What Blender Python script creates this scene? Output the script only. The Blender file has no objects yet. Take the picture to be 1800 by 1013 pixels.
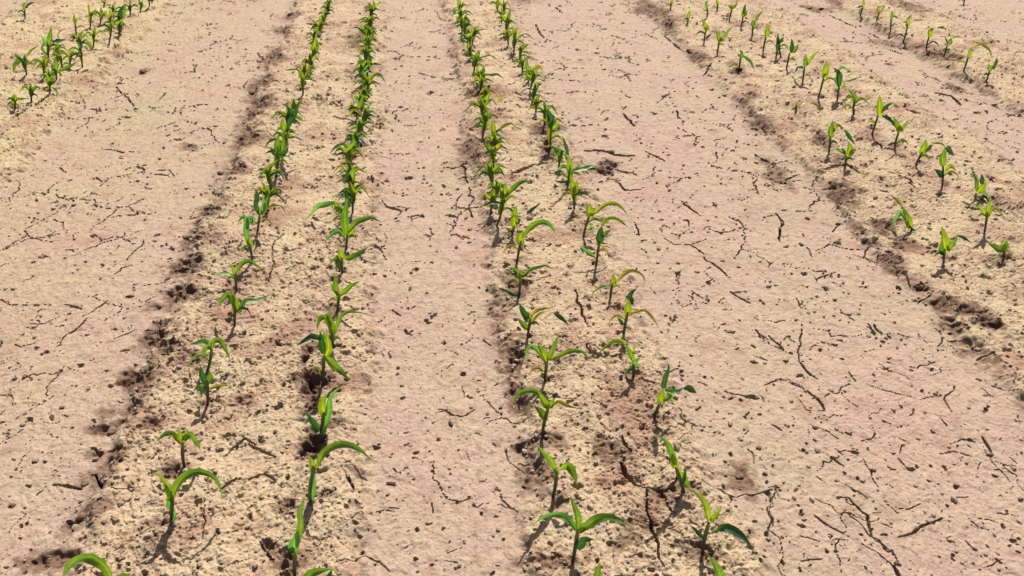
import bpy, math, random
import numpy as np
from mathutils import Vector

# ---------------------------------------------------------------- camera, light, exposure
S = bpy.context.scene
COL = S.collection
F, CX, CY, HOR = 1350.0, 900.0, 506.5, -440.0      # lens in photo pixels, picture centre, horizon row
TH = math.atan((CY - HOR) / F)                     # downward pitch
CAMH = 1.5
cam = bpy.data.objects.new("camera", bpy.data.cameras.new("camera"))
COL.objects.link(cam)
cam.location = (0, 0, CAMH)
cam.rotation_euler = (math.pi / 2 - TH, 0, 0)
cam.data.sensor_width = 36.0
cam.data.lens = 36.0 * F / 1800.0
cam.data.clip_start = 0.05
cam.data.clip_end = 2000
S.camera = cam

SUN_EL, SUN_AZ = math.radians(53), math.radians(14)   # azimuth: clockwise from straight ahead (+y)
world = bpy.data.worlds.new("World")
S.world = world
world.use_nodes = True
wn = world.node_tree.nodes
bg = wn["Background"]
sky = wn.new("ShaderNodeTexSky")
sky.sky_type = 'NISHITA'
sky.sun_disc = False
sky.sun_elevation = SUN_EL
sky.sun_rotation = SUN_AZ
sky.dust_density = 4.0
sky.ozone_density = 0.4
world.node_tree.links.new(sky.outputs[0], bg.inputs[0])
bg.inputs[1].default_value = 0.05
sl = bpy.data.lights.new("sun", 'SUN')
sl.energy = 5.0
sl.angle = math.radians(0.5)
sl.color = (1.0, 0.955, 0.88)
sun = bpy.data.objects.new("sun", sl)
COL.objects.link(sun)
sdir = Vector((math.sin(SUN_AZ) * math.cos(SUN_EL), math.cos(SUN_AZ) * math.cos(SUN_EL), math.sin(SUN_EL)))
sun.rotation_euler = sdir.to_track_quat('Z', 'Y').to_euler()
sun.location = (0, 0, 8)
S.view_settings.view_transform = 'Standard'
S.view_settings.look = 'None'
S.view_settings.exposure = 0.95
S.view_settings.gamma = 1.0

rng = np.random.default_rng(7)
random.seed(7)

# ---------------------------------------------------------------- photo pixel -> ray -> place
def ray(px, py):
    a, b = (px - CX) / F, (py - CY) / F
    return np.array([a, math.cos(TH) - b * math.sin(TH), -math.sin(TH) - b * math.cos(TH)])
def on_z(px, py, z=0.0):
    r = ray(px, py)
    t = (z - CAMH) / r[2]
    return np.array([r[0] * t, r[1] * t, z])
def on_y(px, py, y):
    r = ray(px, py)
    t = y / r[1]
    return np.array([r[0] * t, y, CAMH + r[2] * t])

ALPHA = math.atan2(195.0, F / math.cos(TH))         # the rows run slightly to the left of the view
def u_of(x, y):
    return x * math.cos(ALPHA) + y * math.sin(ALPHA)
def u_px(px, py):
    p = on_z(px, py)
    return u_of(p[0], p[1])

# ---------------------------------------------------------------- traced ground features
# "T x y s": following numbers are (n/s + origin) in photo pixels; "C w: polyline ; polyline": cracks w pixels wide
CRACKS = """
T 0 340 2.98
C 5: 320,790 375,735 430,690 460,660 ; 435,650 500,610 560,570 ; 600,430 640,395 690,380 ; 665,355 700,310 740,280 755,245
C 6: 340,588 385,598 430,612
C 3: 335,295 420,290 ; 440,298 500,275 560,250 610,240 650,220 655,195 ; 75,795 160,800 210,780 ; 140,125 200,135 260,135 330,150 345,210 ; 545,140 620,115 740,103 ; 380,210 390,245 ; 590,770 700,725 740,710 ; 750,490 880,470 ; 150,690 230,690 310,650 ; 70,270 150,235 210,245 290,255 ; 70,585 180,590 280,578 ; 210,320 265,335 ; 640,230 700,270
T 0 673 2.98
C 3: 75,205 180,140 300,60 ; 190,590 240,550 ; 330,175 400,185
C 8: 280,535 350,540 430,560 ; 500,480 540,570
C 6: 1190,405 1230,360 1290,325 1345,350 ; 1160,590 1250,535
C 4: 590,570 680,575 760,565 ; 1080,640 1090,760 1070,880
T 450 673 2.98
C 4: 940,165 990,150 1090,180 1155,138 ; 430,965 510,955 570,915 650,945 700,990 ; 920,630 930,690 ; 990,605 1070,625 1140,605 ; 700,660 750,660 ; 990,930 1060,945 ; 720,460 745,485
C 7: -30,350 0,370 50,385 110,410 ; -30,535 0,520 50,500 110,530 ; 480,510 515,570 ; 30,860 70,930 100,960
T 450 340 2.98
C 4: 150,225 100,290 90,340 105,400 70,490 ; 0,245 130,250 ; 715,620 760,650 ; 1110,80 1140,130 ; 1190,770 1230,800
T 900 340 2.98
C 6: 890,40 940,80 990,120 ; 1005,335 1060,380 1125,435 ; 1145,515 1190,545 1250,575 ; 1275,715 1341,770 ; 330,535 355,610 380,680 400,720 ; 385,830 410,880 470,895 550,895
C 4: 800,235 850,265 930,270 1010,320 ; 930,270 1020,240 ; 1270,650 1300,675 ; 670,1000 740,1030 ; 1270,855 1340,880 ; 670,285 700,300 ; 640,150 670,220 ; 1190,180 1240,185 ; 940,510 1000,550
T 900 673 2.98
C 15: 570,440 585,510 640,565
C 7: 640,565 720,580 800,600 850,560 860,520 ; 570,300 590,350 620,390 ; 700,600 700,700 730,800 760,880 760,960 790,1000 ; 805,425 850,480 ; 780,600 810,670 850,720
C 5: 1110,50 1200,70 1290,90 ; 630,215 690,225 ; 920,750 990,800
T 1350 340 2.98
C 6: 40,110 80,150 65,200 60,250 ; 525,680 565,735 ; 555,685 605,740 ; 0,750 80,820 ; 160,880 200,930 260,975
C 4: -30,128 50,115 ; 0,670 130,665 ; 240,705 320,720 330,750 440,750 490,740 ; 150,550 170,600 200,605 ; -20,1010 90,970 180,1010 ; 420,930 460,985 ; 700,910 780,920 880,880 ; 710,450 740,500 790,510 ; 780,580 850,550 ; 890,830 910,760 ; 350,120 460,140 ; 340,200 380,160 ; 250,300 320,265 420,290 490,290 ; 250,450 350,415 ; 180,680 170,750 160,880 ; 500,340 510,300 560,280
C 7: 1060,680 1130,700 1190,720 ; 1090,880 1180,850
T 1350 673 2.98
C 7: 110,0 200,40 260,90 295,150 ; 420,610 470,660 520,700 540,800 ; 680,815 760,790 850,740 910,715 ; 1120,285 1150,330 1180,380
C 10: 660,960 690,1030
C 4: 290,80 370,55 420,10 ; 520,10 620,45 700,65 770,80 ; 975,20 920,95 960,160 ; 800,90 890,75 ; 680,290 750,320 ; 675,390 725,445 ; 350,350 400,395 ; 495,400 540,470 575,550 ; 250,495 300,530 ; 540,800 560,830 600,850 660,900 690,960 ; 640,650 685,695 ; 680,660 740,665 800,635 ; 980,605 1050,600 ; 1060,730 1160,775 ; 1030,830 1080,885 ; 1100,715 1200,730 ; 450,820 550,880 640,945 670,990 ; 160,810 270,840 ; 170,940 280,930 ; 880,375 970,360 1070,385 ; 1130,970 1200,935 ; 900,190 935,235 ; 540,690 590,685 ; 240,235 310,260 370,300 ; 400,540 460,570 520,610 ; 340,600 420,610 ; 590,740 650,765 ; 700,330 690,370
C 6: 240,700 320,760 400,795 ; 340,405 395,445 ; 20,230 70,260
T 0 0 2.98
C 4: 530,780 600,790 640,800 690,795 730,800 ; 610,460 680,530 710,570 ; 840,530 870,490 ; 905,600 925,570 ; 500,930 540,960 ; 310,880 345,905
C 8: 70,640 140,600 ; 190,575 240,525
T 900 0 2.98
C 10: 380,790 470,790 560,815 640,820 ; 360,890 440,880 530,875 ; 0,925 100,890 180,880
C 6: 540,885 650,915 ; 540,950 590,995 680,995 ; 700,795 800,845 ; 585,595 640,660
C 4: 510,395 590,415 ; 585,495 630,520 ; 1070,800 1070,840 ; 230,40 270,75 ; 800,510 850,520
C 5: 120,130 170,205 ; 855,580 885,620 ; 1000,400 1040,350 ; 800,190 880,260 960,300
T 1350 0 2.98
C 8: 870,490 960,505 1010,550 ; 630,920 680,950 730,960 740,1000 760,1013 ; 720,590 790,620 ; 270,910 400,885 440,910 510,940 ; 1030,1110 1110,1130 1200,1115
C 5: 200,40 290,45 ; 320,80 400,120 450,140 ; 560,760 600,815 ; 640,260 700,280 ; 590,430 690,470 ; 90,950 160,920 ; 800,390 900,430 ; 530,175 580,200 ; 1000,90 1100,110 ; 690,895 760,910
"""
# hollows: centre x,y  half-width  half-height (photo pixels)  depth (mm)  moist brown and painted shade 0..1
HOLLOWS = """
T 0 340 2.98
H 1100,110 50,40 16 .7 ; 1050,245 80,35 22 .9 ; 970,390 60,35 22 .9 ; 940,545 60,50 24 1 ; 820,600 50,22 18 .7 ; 830,745 65,50 22 .9 ; 890,845 55,28 20 .8 ; 1000,900 50,40 20 .6 ; 740,985 90,40 26 1 ; 1040,540 60,20 14 .6
T 0 673 2.98
H 700,160 110,30 14 .6 ; 540,255 60,22 16 .8 ; 780,235 50,25 22 .8 ; 620,215 40,25 18 .8 ; 500,380 45,16 18 .8 ; 560,450 60,80 20 .75 ; 520,560 60,40 16 .6 ; 250,940 100,40 18 .9 ; 900,480 60,45 18 .9 ; 835,840 30,80 12 .6 ; 510,680 80,36 9 .6 ; 1290,130 40,22 16 .4 ; 350,770 45,22 14 .5
T 0 0 2.98
H 1290,740 60,30 18 .8 ; 1310,640 50,40 18 .8 ; 1240,905 60,32 18 .9 ; 990,770 40,16 14 .5 ; 755,375 30,13 18 .2 ; 1330,500 30,30 14 .7
T 450 0 2.98
H 90,320 50,25 18 .9 ; 110,270 40,18 14 .7 ; 15,565 50,30 18 .8 ; 30,455 50,30 14 .8 ; 140,160 40,14 14 .8 ; 180,90 40,12 12 .7 ; 520,220 40,40 12 .6 ; 1150,490 40,26 22 .8 ; 1140,820 60,70 10 .7
T 900 340 2.98
H 20,890 45,60 20 .9 ; 10,520 50,60 14 .7
T 870 680 6.71
H 310,190 120,110 16 .9 ; 330,700 140,60 14 .6
T 900 673 2.98
H 505,370 60,45 12 .85 ; 1190,500 60,55 10 .8 ; 590,830 60,60 9 .7 ; 110,500 60,60 12 .7 ; 690,770 40,40 9 .7 ; 780,620 60,36 18 .7 ; 240,960 120,26 12 .7 ; 960,910 80,40 10 .6 ; 130,320 110,30 14 .6 ; 240,660 30,22 20 .4
T 1350 340 2.98
H 410,30 60,40 16 .8 ; 550,275 35,22 18 .8 ; 650,375 50,32 14 .7 ; 790,510 24,16 16 .6 ; 700,275 60,28 14 .7 ; 590,190 80,26 20 .9 ; 940,700 50,28 24 .9 ; 1040,630 55,36 18 .9 ; 920,590 60,30 14 .8 ; 1150,700 60,30 18 .9 ; 1080,830 60,30 16 .8 ; 1180,380 30,20 18 .4 ; 1160,60 60,30 14 .5
T 900 0 2.98
H 690,50 40,30 16 .8 ; 780,90 40,30 16 .8 ; 820,140 34,24 16 .8 ; 1170,385 26,26 18 .8 ; 1240,520 30,16 12 .5 ; 1290,660 50,24 12 .6 ; 490,880 50,30 22 .6 ; 160,700 50,22 14 .8 ; 190,800 30,60 16 .8 ; 60,0 60,18 10 .4
T 1350 0 2.98
H 260,46 50,14 14 .7 ; 920,300 60,20 20 .8 ; 740,50 60,26 12 .7 ; 300,780 30,50 14 .8 ; 980,470 26,20 16 .8 ; 30,920 50,60 12 .6 ; 640,230 60,16 12 .5 ; 780,260 60,14 12 .5
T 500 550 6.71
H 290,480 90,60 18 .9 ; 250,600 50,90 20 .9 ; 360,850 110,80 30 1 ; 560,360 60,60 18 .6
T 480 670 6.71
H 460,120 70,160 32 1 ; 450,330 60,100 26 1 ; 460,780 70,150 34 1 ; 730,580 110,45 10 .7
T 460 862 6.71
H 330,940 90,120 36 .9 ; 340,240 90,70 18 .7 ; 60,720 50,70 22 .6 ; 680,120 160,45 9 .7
"""
def parse(txt, key):
    ox = oy = 0.0; s = 1.0
    for ln in txt.strip().splitlines():
        ln = ln.strip()
        if ln.startswith('T'):
            a = ln.split(); ox, oy, s = float(a[1]), float(a[2]), float(a[3])
        elif ln.startswith(key):
            yield ox, oy, s, ln[1:].strip()

PLANTS = """
T 0 673 2.98
P A 600,1190 590,1040 | g 26 590,1050 575,1000 545,955 500,920 450,912 400,925 355,965 325,1030 | g 20 600,1060 660,1010 720,1060 # cut off by lower edge, high arched leaf
P A 893,742 905,600 | g 20 900,620 930,530 985,478 1050,462 1120,490 1150,540 1165,605 | y 17 900,600 870,520 830,480 785,480 | p 24 885,600 905,660 915,700 893,740 | y 18 900,615 880,560 865,525 # arched right leaf, pale blade hanging in front
P A 965,440 957,310 | g 15 950,320 910,272 865,270 820,305 | g 20 965,300 1000,270 1030,310 1050,355 | y 14 955,310 945,270 930,232 | y 16 965,305 975,265 985,240 # compact with a hanging right leaf
T 230 560 5.96
P A 800,900 800,650 | d 20 795,690 750,590 730,490 | g 20 800,680 840,610 825,540 | d 20 795,700 750,740 740,830 | t 10 810,745 900,710 1000,700 1065,725 # upright with a dark left blade
P A 790,560 850,320 | g 16 850,330 870,240 930,225 990,320 1045,440 | p 16 840,320 820,250 740,245 600,280 | g 14 845,330 800,290 765,350 745,450 # three leaves hanging like a tripod
T 330 440 6.71
P A 550,890 560,650 | g 20 555,690 520,560 465,525 400,590 355,695 | y 22 565,730 565,620 530,520 510,480 | p 15 590,720 680,600 800,595 900,560 1000,512 | g 10 590,745 640,680 700,590 # with two leaves spread wide on both sides
P A 575,480 565,270 | y 14 565,300 530,200 480,140 | g 16 575,270 620,180 690,130 740,130 830,190 905,245 | p 12 555,330 480,280 360,275 255,285 # yellow heart, right leaf drooping to the next
T 330 320 6.71
P A 755,930 722,710 | p 18 715,720 695,600 700,500 680,410 620,440 585,520 | p 14 705,560 730,430 785,430 770,520 | y 18 740,750 735,690 715,640 # looped pale leaves
P A 815,605 850,385 | d 20 850,390 815,270 830,150 800,90 755,40 | p 16 880,390 905,260 880,120 | t 9 880,370 940,310 1020,285 1110,300 1175,400 | y 16 870,390 850,340 820,360 | g 11 900,340 930,220 960,150 # tall with a dark upright blade
T 440 170 6.71
P A 295,945 335,670 | g 24 335,690 320,560 330,440 | g 20 360,650 400,540 385,450 | d 14 350,690 420,650 450,575 | d 9 310,650 265,625 205,590 | p 12 310,880 365,920 370,990 # bushy dark, in a tight clump
P A 375,720 425,450 | y 22 425,470 440,390 450,330 | d 16 430,420 470,300 530,210 560,110 610,20 | d 14 500,230 450,130 395,85 | g 12 520,220 580,250 635,300 | y 18 410,420 380,320 385,235 # with a long crossed dark leaf
T 450 0 2.98
P A 245,495 245,405 | y 12 240,405 215,370 140,368 | g 14 255,405 280,370 303,330 | t 8 240,420 225,380 # two thin spread leaves
P A 295,340 300,275 | y 18 300,285 305,230 320,160 | g 12 298,270 285,240 | g 14 305,280 325,250 330,215 # pale and narrow
P A 345,155 350,105 | y 16 350,110 352,80 362,48 | d 12 338,135 300,130 258,122 # short with a left leaf
P A 378,52 382,15 | y 16 382,20 378,-20 | g 12 384,20 398,-15 # at the top edge
T 460 862 6.71
P B 385,1010 395,720 | p 26 390,740 385,640 410,540 440,470 | g 17 420,650 450,500 470,400 455,280 485,150 520,60 | d 16 380,720 300,665 215,695 # very long blade reaching to the one behind
T 450 673 2.98
P B 290,1180 290,1100 | g 22 290,1100 270,1030 300,990 400,975 430,1020 | d 22 295,1100 370,1040 400,975 # leaf tips only, at the lower edge
P B 285,632 303,440 | p 22 292,610 295,530 308,450 | g 19 320,440 350,370 420,325 490,325 550,355 602,402 | y 15 300,460 292,410 272,378 | y 18 305,470 300,430 # large arched right leaf over bare soil
T 480 670 6.71
P B 550,660 600,360 | y 24 600,400 585,290 600,210 645,150 | p 20 585,640 620,500 655,350 670,200 740,110 830,50 | d 28 555,590 490,490 430,410 370,355 # dark stub leaf left and yellow heart
T 500 550 6.71
P B 455,830 470,500 | g 30 480,500 560,590 660,680 775,800 | y 32 495,500 525,410 500,290 445,180 | d 22 460,480 440,330 420,210 | d 17 430,310 340,280 240,325 145,390 # with a broad leaf hanging forward right
P B 575,430 560,200 | g 20 555,210 500,60 430,60 395,140 385,220 | y 24 560,250 540,120 510,20 560,-80 | g 14 590,250 650,60 740,-10 850,-10 960,10 # leaf arching right over the path
T 500 430 6.71
P B 620,790 645,600 | g 22 635,600 605,480 600,340 | g 18 650,600 720,545 800,475 900,430 | y 14 640,590 580,520 550,450 | y 20 650,640 640,560 # crowded, middle of the row
P B 685,340 680,150 | y 22 690,170 670,90 640,40 | g 18 720,180 830,140 910,90 990,30 | d 14 660,290 630,200 625,120 # short with yellow heart
T 500 300 6.71
P B 722,930 745,740 | g 17 760,720 830,620 920,580 1030,560 1145,612 | g 26 735,760 715,620 720,460 740,330 | p 14 715,790 640,720 560,755 468,845 | y 16 770,760 830,650 # leaves spread evenly both sides
P B 700,640 705,480 | p 18 690,480 600,400 470,405 380,430 310,520 245,585 | y 18 665,500 610,410 590,345 | d 18 720,470 745,350 700,220 # long left leaf bent to the ground
P B 775,320 790,110 | y 26 790,130 805,40 825,-50 | d 18 790,260 860,205 925,145 | d 14 780,150 745,40 760,-40 # bright yellow-green upright blade
P B 780,-110 800,-260 | g 20 800,-250 820,-320 810,-400 | p 14 780,-250 690,-300 600,-270 530,-190 | y 18 800,-240 850,-330 | g 14 810,-240 870,-270 # leaf reaching left
T 540 120 6.71
P B 592,850 630,660 | y 20 630,680 635,600 | y 15 620,740 650,640 | g 12 600,850 540,830 480,900 | d 12 610,830 690,910 780,900 # narrow, slightly left leaning
P B 590,600 590,470 | g 17 590,500 640,400 660,300 | y 18 575,560 530,470 520,390 | p 14 570,540 460,520 290,520 # left leaf lying flat
P B 690,260 690,160 | y 24 690,180 670,90 650,20 | d 16 680,140 620,40 600,-30 | g 12 700,200 780,90 860,75 930,190 # dense and upright
T 540 0 6.71
P B 680,850 665,760 | g 18 665,780 630,700 600,640 | d 20 700,800 740,700 700,580 | d 12 720,780 800,760 900,775 # dark, leaf flat to the right
P B 690,580 690,480 | y 20 690,500 690,420 700,340 | y 12 720,480 780,400 830,360 | d 14 690,420 600,340 500,340 | y 14 660,330 640,260 # left leaf raised
P B 740,240 770,120 | g 16 770,140 740,60 680,50 | g 16 775,130 790,60 780,0 | y 10 790,110 840,40 900,20 # near the top edge
T 900 673 2.98
P C 315,950 345,770 | g 16 345,770 345,700 325,645 303,588 | g 21 355,775 395,745 440,715 500,703 560,720 625,757 | d 26 340,870 375,820 432,822 | p 16 335,770 295,715 240,690 170,700 108,742 | y 16 350,780 380,750 415,735 # long right blade, nearest the lower edge
P C 455,1130 460,1080 | g 22 455,1090 445,1010 462,938 # only one leaf tip above the lower edge
P C 213,595 235,465 | g 19 235,470 205,405 165,360 118,315 | g 22 250,450 290,430 320,470 342,535 | y 14 235,475 225,430 # leaning left with one leaf folded right
T 870 680 6.71
P C 560,580 632,240 | y 20 625,250 565,150 510,60 | y 18 640,245 665,180 710,125 | g 22 605,400 545,300 460,225 | g 15 620,250 540,110 490,55 400,42 280,78 185,215 | t 12 655,245 760,185 880,230 970,255 # forked yellow heart like a V
T 870 580 6.71
P C 590,610 612,370 | y 20 605,370 545,230 495,150 | g 17 620,360 680,215 735,90 760,25 | g 14 640,350 760,300 880,250 1000,250 1060,280 1115,375 | p 13 600,390 500,235 420,190 375,260 370,395 | d 16 590,560 545,500 # many fine leaves spread wide
T 840 450 6.71
P C 590,970 622,740 | d 26 605,740 540,650 485,550 | g 20 600,870 530,800 462,735 | t 13 645,780 720,700 820,665 900,680 | d 15 900,680 980,730 1070,815 | t 12 630,710 700,640 885,610 | y 16 620,740 600,660 # right leaf arched far over the bed
P C 478,500 505,260 | g 15 500,270 470,180 350,130 | y 20 510,270 490,170 | d 13 520,250 600,180 640,155 | g 12 520,240 620,160 740,130 800,115 900,165 | d 13 470,470 390,450 300,405 220,365 # leaf tips raised like horns
T 840 320 6.71
P C 455,965 510,690 | y 32 500,720 500,640 545,590 | g 17 540,640 610,540 700,480 800,475 880,540 925,625 | g 14 490,760 530,800 # one bright broad blade and arched leaf
P C 395,650 430,510 | y 24 430,530 430,390 460,270 | d 15 460,490 500,430 | d 12 580,370 640,330 740,255 | g 12 400,590 370,565 325,545 # upright yellow blade
P C 215,525 305,190 | y 22 305,200 320,100 320,0 | g 15 325,170 400,90 480,20 560,-5 650,5 | y 18 300,190 270,90 # long thin leaning stem
T 820 130 6.71
P C 320,1110 300,900 | y 18 300,920 240,850 185,810 | y 18 310,910 350,850 | t 12 320,900 400,830 440,880 # yellowing, beside the long cross crack
P C 285,840 325,710 | y 20 325,720 315,620 322,530 | t 14 345,700 430,630 520,600 600,650 690,695 # leaf drooping right
P C 190,740 225,560 | y 20 225,570 225,500 240,440 | g 15 235,560 260,500 310,480 | d 12 215,540 200,440 # slim upright
P C 195,440 215,330 | y 20 215,350 240,280 295,225 | t 12 380,330 400,250 380,230 # leaning right
T 780 0 6.71
P C 395,960 425,870 | y 18 425,880 400,820 395,770 | g 20 430,880 470,830 470,770 | g 12 450,880 560,890 640,880 715,945 # low with a right leaf
P C 335,760 385,690 | y 22 385,700 400,640 430,590 | t 13 420,690 560,670 665,735 # yellow, right leaf bent
P C 320,700 305,610 | y 20 305,620 290,540 290,480 | d 12 300,600 330,530 # small and upright
P C 335,520 360,380 | y 20 355,390 340,350 330,320 | d 18 360,390 420,370 | t 10 380,380 440,360 530,350 | y 12 370,370 420,290 # starry small
P C 245,450 250,300 | y 20 250,310 240,240 | y 16 260,300 310,240 # small pale
P C 195,230 190,80 | y 22 190,100 180,30 170,-30 | d 13 220,180 260,110 | y 14 200,90 240,20 # at the top edge
P D 745,440 740,260 | y 20 740,270 700,200 650,170 | g 18 750,250 770,170 790,90 | y 16 740,270 760,200 # green and tufted, near the top edge
P D 630,150 630,30 | y 18 630,40 640,-40 # at the top edge
P D 820,640 835,450 | y 18 835,460 830,370 800,290 | y 14 840,450 870,320 | t 12 850,460 970,410 1070,470 # pale fan
P D 895,750 905,600 | y 16 905,610 900,540 | g 15 910,600 950,550 1010,520 | t 12 900,600 870,560 # small fork
P D 1000,960 1005,860 | y 22 1005,870 1060,800 | g 16 1000,850 980,760 980,690 | t 13 1020,850 1120,780 1180,860 # bushy low
T 820 130 6.71
P D 770,340 815,165 | y 20 815,170 830,130 870,100 | d 8 830,150 895,115 # bare thin, few leaves
P D 985,910 995,640 | d 28 990,640 1000,540 970,460 935,395 | y 24 995,660 1040,630 1095,580 | d 10 1030,680 1110,645 | y 14 975,560 940,450 # dark upright blade with bright base
T 900 230 6.71
P D 658,665 675,470 | y 22 680,480 680,380 665,280 | d 12 665,290 640,190 600,80 575,60 | p 15 665,460 600,420 515,480 | d 10 640,625 570,610 495,585 | p 10 700,475 760,440 800,400 | p 16 700,480 850,450 950,420 1020,465 # beside the wide cross crack, upright tip
P D 738,925 735,720 | y 20 730,730 715,640 705,540 | y 20 745,720 760,640 765,590 # slender leaning with yellow tips
T 980 340 6.71
P D 305,510 380,250 | y 34 385,270 375,190 385,110 | y 12 430,240 530,150 640,115 740,155 840,265 | y 14 390,260 440,190 | p 12 365,430 410,400 405,460 # yellow broad blade with high thin arch
P D 455,860 498,560 | d 24 498,590 495,500 525,370 | y 13 520,380 600,308 720,320 835,402 | y 13 530,510 570,470 640,430 | p 13 445,750 370,700 310,650 285,600 | y 16 500,610 480,570 # dark heart under a golden arch
T 1000 460 6.71
P D 490,430 515,250 | y 28 515,260 510,200 520,140 | t 14 550,250 620,170 720,110 830,140 895,215 870,310 | p 10 480,300 390,290 300,350 265,405 # leaf curling to a hook
P D 645,860 695,590 | y 30 692,620 700,520 705,440 | d 15 705,450 735,370 800,315 | t 11 720,610 790,600 880,585 970,640 1065,790 | d 12 640,730 600,690 575,650 # narrow spear leaf upright
T 1030 580 6.71
P D 555,560 560,400 | g 18 555,360 510,230 460,160 | y 14 455,165 400,130 270,170 140,285 | d 15 550,420 510,470 455,535 | p 20 580,440 580,370 640,330 | t 7 560,260 580,165 # left leaf thin and far reaching
P D 805,1060 880,850 | d 17 905,690 930,570 975,440 960,390 | y 34 885,860 890,770 910,690 | p 18 940,720 1050,730 1150,690 | d 20 1150,690 1210,690 1305,745 | g 20 920,830 980,760 940,690 | p 10 970,750 1010,800 1035,870 | d 24 830,990 800,960 # big with dark spear and broad heart
T 900 673 2.98
P D 905,575 858,440 | g 17 855,430 830,345 790,290 740,268 | y 20 855,440 848,400 838,370 | g 24 870,450 900,510 935,560 | d 10 895,530 905,470 905,430 # bent left with a yellow tip
P D 1000,890 1030,735 | y 15 1030,720 1015,640 975,585 920,553 | y 13 1040,720 1065,690 1100,652 | d 20 1040,785 1095,757 1160,775 1220,820 1270,890 | d 10 1005,815 960,770 932,748 # long dark leaf arched right
P D 1115,1140 1110,1080 | g 22 1112,1080 1075,970 1030,905 # one blade rising from the lower edge
T 1540 340 6.1
P E 730,730 735,600 | y 34 735,590 720,460 700,350 | g 18 760,610 830,520 870,450 | d 10 860,455 940,480 1025,535 | p 20 725,660 690,600 690,530 | y 22 750,630 760,540 # yellow heart opening like a cup
P E 378,415 355,340 | y 30 360,370 320,250 275,130 | t 12 280,140 220,75 150,15 | p 14 345,340 260,200 180,310 120,400 | d 16 370,400 420,415 # bent blade with fallen second leaf
P F 1360,700 1370,600 | g 20 1370,610 1310,600 1200,530 | g 20 1370,600 1400,500 | y 18 1370,600 1340,510 # right edge, leaf hanging in
T 1560 240 6.71
P F 1015,860 1045,670 | g 26 1040,650 1025,510 980,370 | y 34 1060,650 1110,600 1165,530 | d 16 1110,560 1110,440 | g 22 1070,680 1160,680 1190,750 # broad bright heart near the right edge
P F 650,580 655,340 | g 24 655,350 650,250 680,130 | d 16 680,130 740,180 785,235 | d 24 650,480 600,430 560,385 | y 13 680,400 750,350 810,410 | t 8 675,130 640,95 560,90 # tall with folded dark top
P F 335,355 410,180 | y 30 395,200 430,120 450,30 | d 15 460,160 530,95 | t 9 530,90 600,85 670,105 # leaning bright yellow
T 1420 200 6.71
P E 435,650 455,500 | y 28 460,500 490,420 475,330 | d 13 440,490 400,400 | y 14 485,480 545,410 | p 10 430,470 380,430 335,390 # forked, beside a brown crack
P E 250,450 265,260 | g 26 265,270 270,180 295,75 | t 14 295,210 350,140 430,190 | d 13 430,190 490,280 565,375 | p 10 260,400 320,410 # dark spear and arched right leaf
T 1440 130 6.71
P F 625,700 695,490 | y 32 705,490 710,350 710,245 | d 15 740,440 800,375 875,335 | p 12 870,350 900,380 950,400 | d 16 740,500 830,545 905,640 # tall yellow spear on long stem
P F 895,880 938,680 | y 28 935,680 900,600 870,500 | y 18 960,670 1000,600 1070,535 | y 20 940,680 950,600 # yellow V-shaped heart
P E 412,475 402,390 | d 12 402,390 420,345 465,325 # tiny dark stub
T 1350 50 6.71
P F 820,840 840,680 | d 22 838,680 835,540 770,460 | y 20 855,690 900,640 925,625 | t 9 900,640 1000,610 1090,565 | p 13 830,700 800,600 860,460 1000,520 # dark blade, right-hand of a close pair
P F 590,830 660,570 | y 26 665,580 680,460 695,370 | y 14 650,560 700,520 # slim leaning, left-hand of a close pair
P F 410,630 430,450 | g 20 430,460 440,380 440,300 | y 16 450,430 530,320 610,260 | d 20 415,470 350,480 320,520 # dark base and yellow right tip
P F 215,480 255,290 | d 20 265,290 280,190 275,115 | y 22 280,280 320,240 360,190 # dark and bright twin blades
P F 95,340 110,250 | d 20 110,260 120,180 120,100 | d 12 120,250 190,240 # dull green
P E 330,1000 335,900 | t 14 335,910 340,860 | t 10 360,930 420,890 470,880 | t 12 500,890 560,900 620,960 # weak yellowish
T 1170 0 6.71
P E 865,860 885,670 | g 20 885,690 890,620 870,590 | p 14 910,660 1000,730 1050,840 | y 12 880,660 850,640 # behind a dark brown hollow
P E 600,640 630,490 | y 20 635,500 620,430 600,360 | g 15 660,470 730,370 805,305 | y 16 640,490 670,430 # raised right leaf
P E 455,500 480,350 | y 18 480,360 500,290 | y 18 475,350 450,270 420,220 | d 10 470,460 550,390 # yellow, low left
P E 250,290 262,210 | y 20 262,230 275,170 290,120 # small pale, far end
P E 490,200 490,90 | g 16 490,100 480,40 500,0 # narrow, top edge
P F 1150,610 1185,420 | y 28 1190,430 1200,350 1200,280 | d 12 1180,430 1100,430 # bright yellow
P F 1365,680 1330,510 | d 16 1330,520 1320,440 1340,400 | d 14 1335,510 1400,430 # dark tufted
P F 1020,440 1030,300 | g 20 1030,310 1030,230 | g 14 1040,290 1080,200 1160,120 # right leaf raised
P F 885,330 915,190 | y 18 915,200 910,120 | d 16 920,170 930,90 950,40 | y 14 925,190 970,130 # upright with dark tip
P F 750,235 785,100 | y 18 785,110 780,40 | y 14 790,100 850,40 | y 14 780,100 730,60 # light green fan
P F 605,130 615,40 | y 16 615,50 600,-20 # short, top edge
P E 60,110 70,30 | y 16 70,40 75,-20 # smallest, top edge
T 1500 0 5.17
P G 60,150 85,60 | y 16 88,70 90,10 100,-30 | d 12 80,60 30,70 # dark stemmed, leftmost
P G 210,200 240,110 | y 15 240,120 205,70 | y 15 245,110 285,45 # Y-shaped
P G 340,285 345,170 | g 14 345,180 355,90 | y 14 355,150 390,160 410,180 # slim upright
P G 445,395 490,250 | d 13 490,260 475,205 440,200 | y 17 495,240 500,170 540,140 | t 8 550,190 640,180 # leaning with yellow leaf
P G 665,455 690,330 | y 22 690,340 700,280 750,255 | g 12 760,255 820,255 850,290 # bent right, bright
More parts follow.
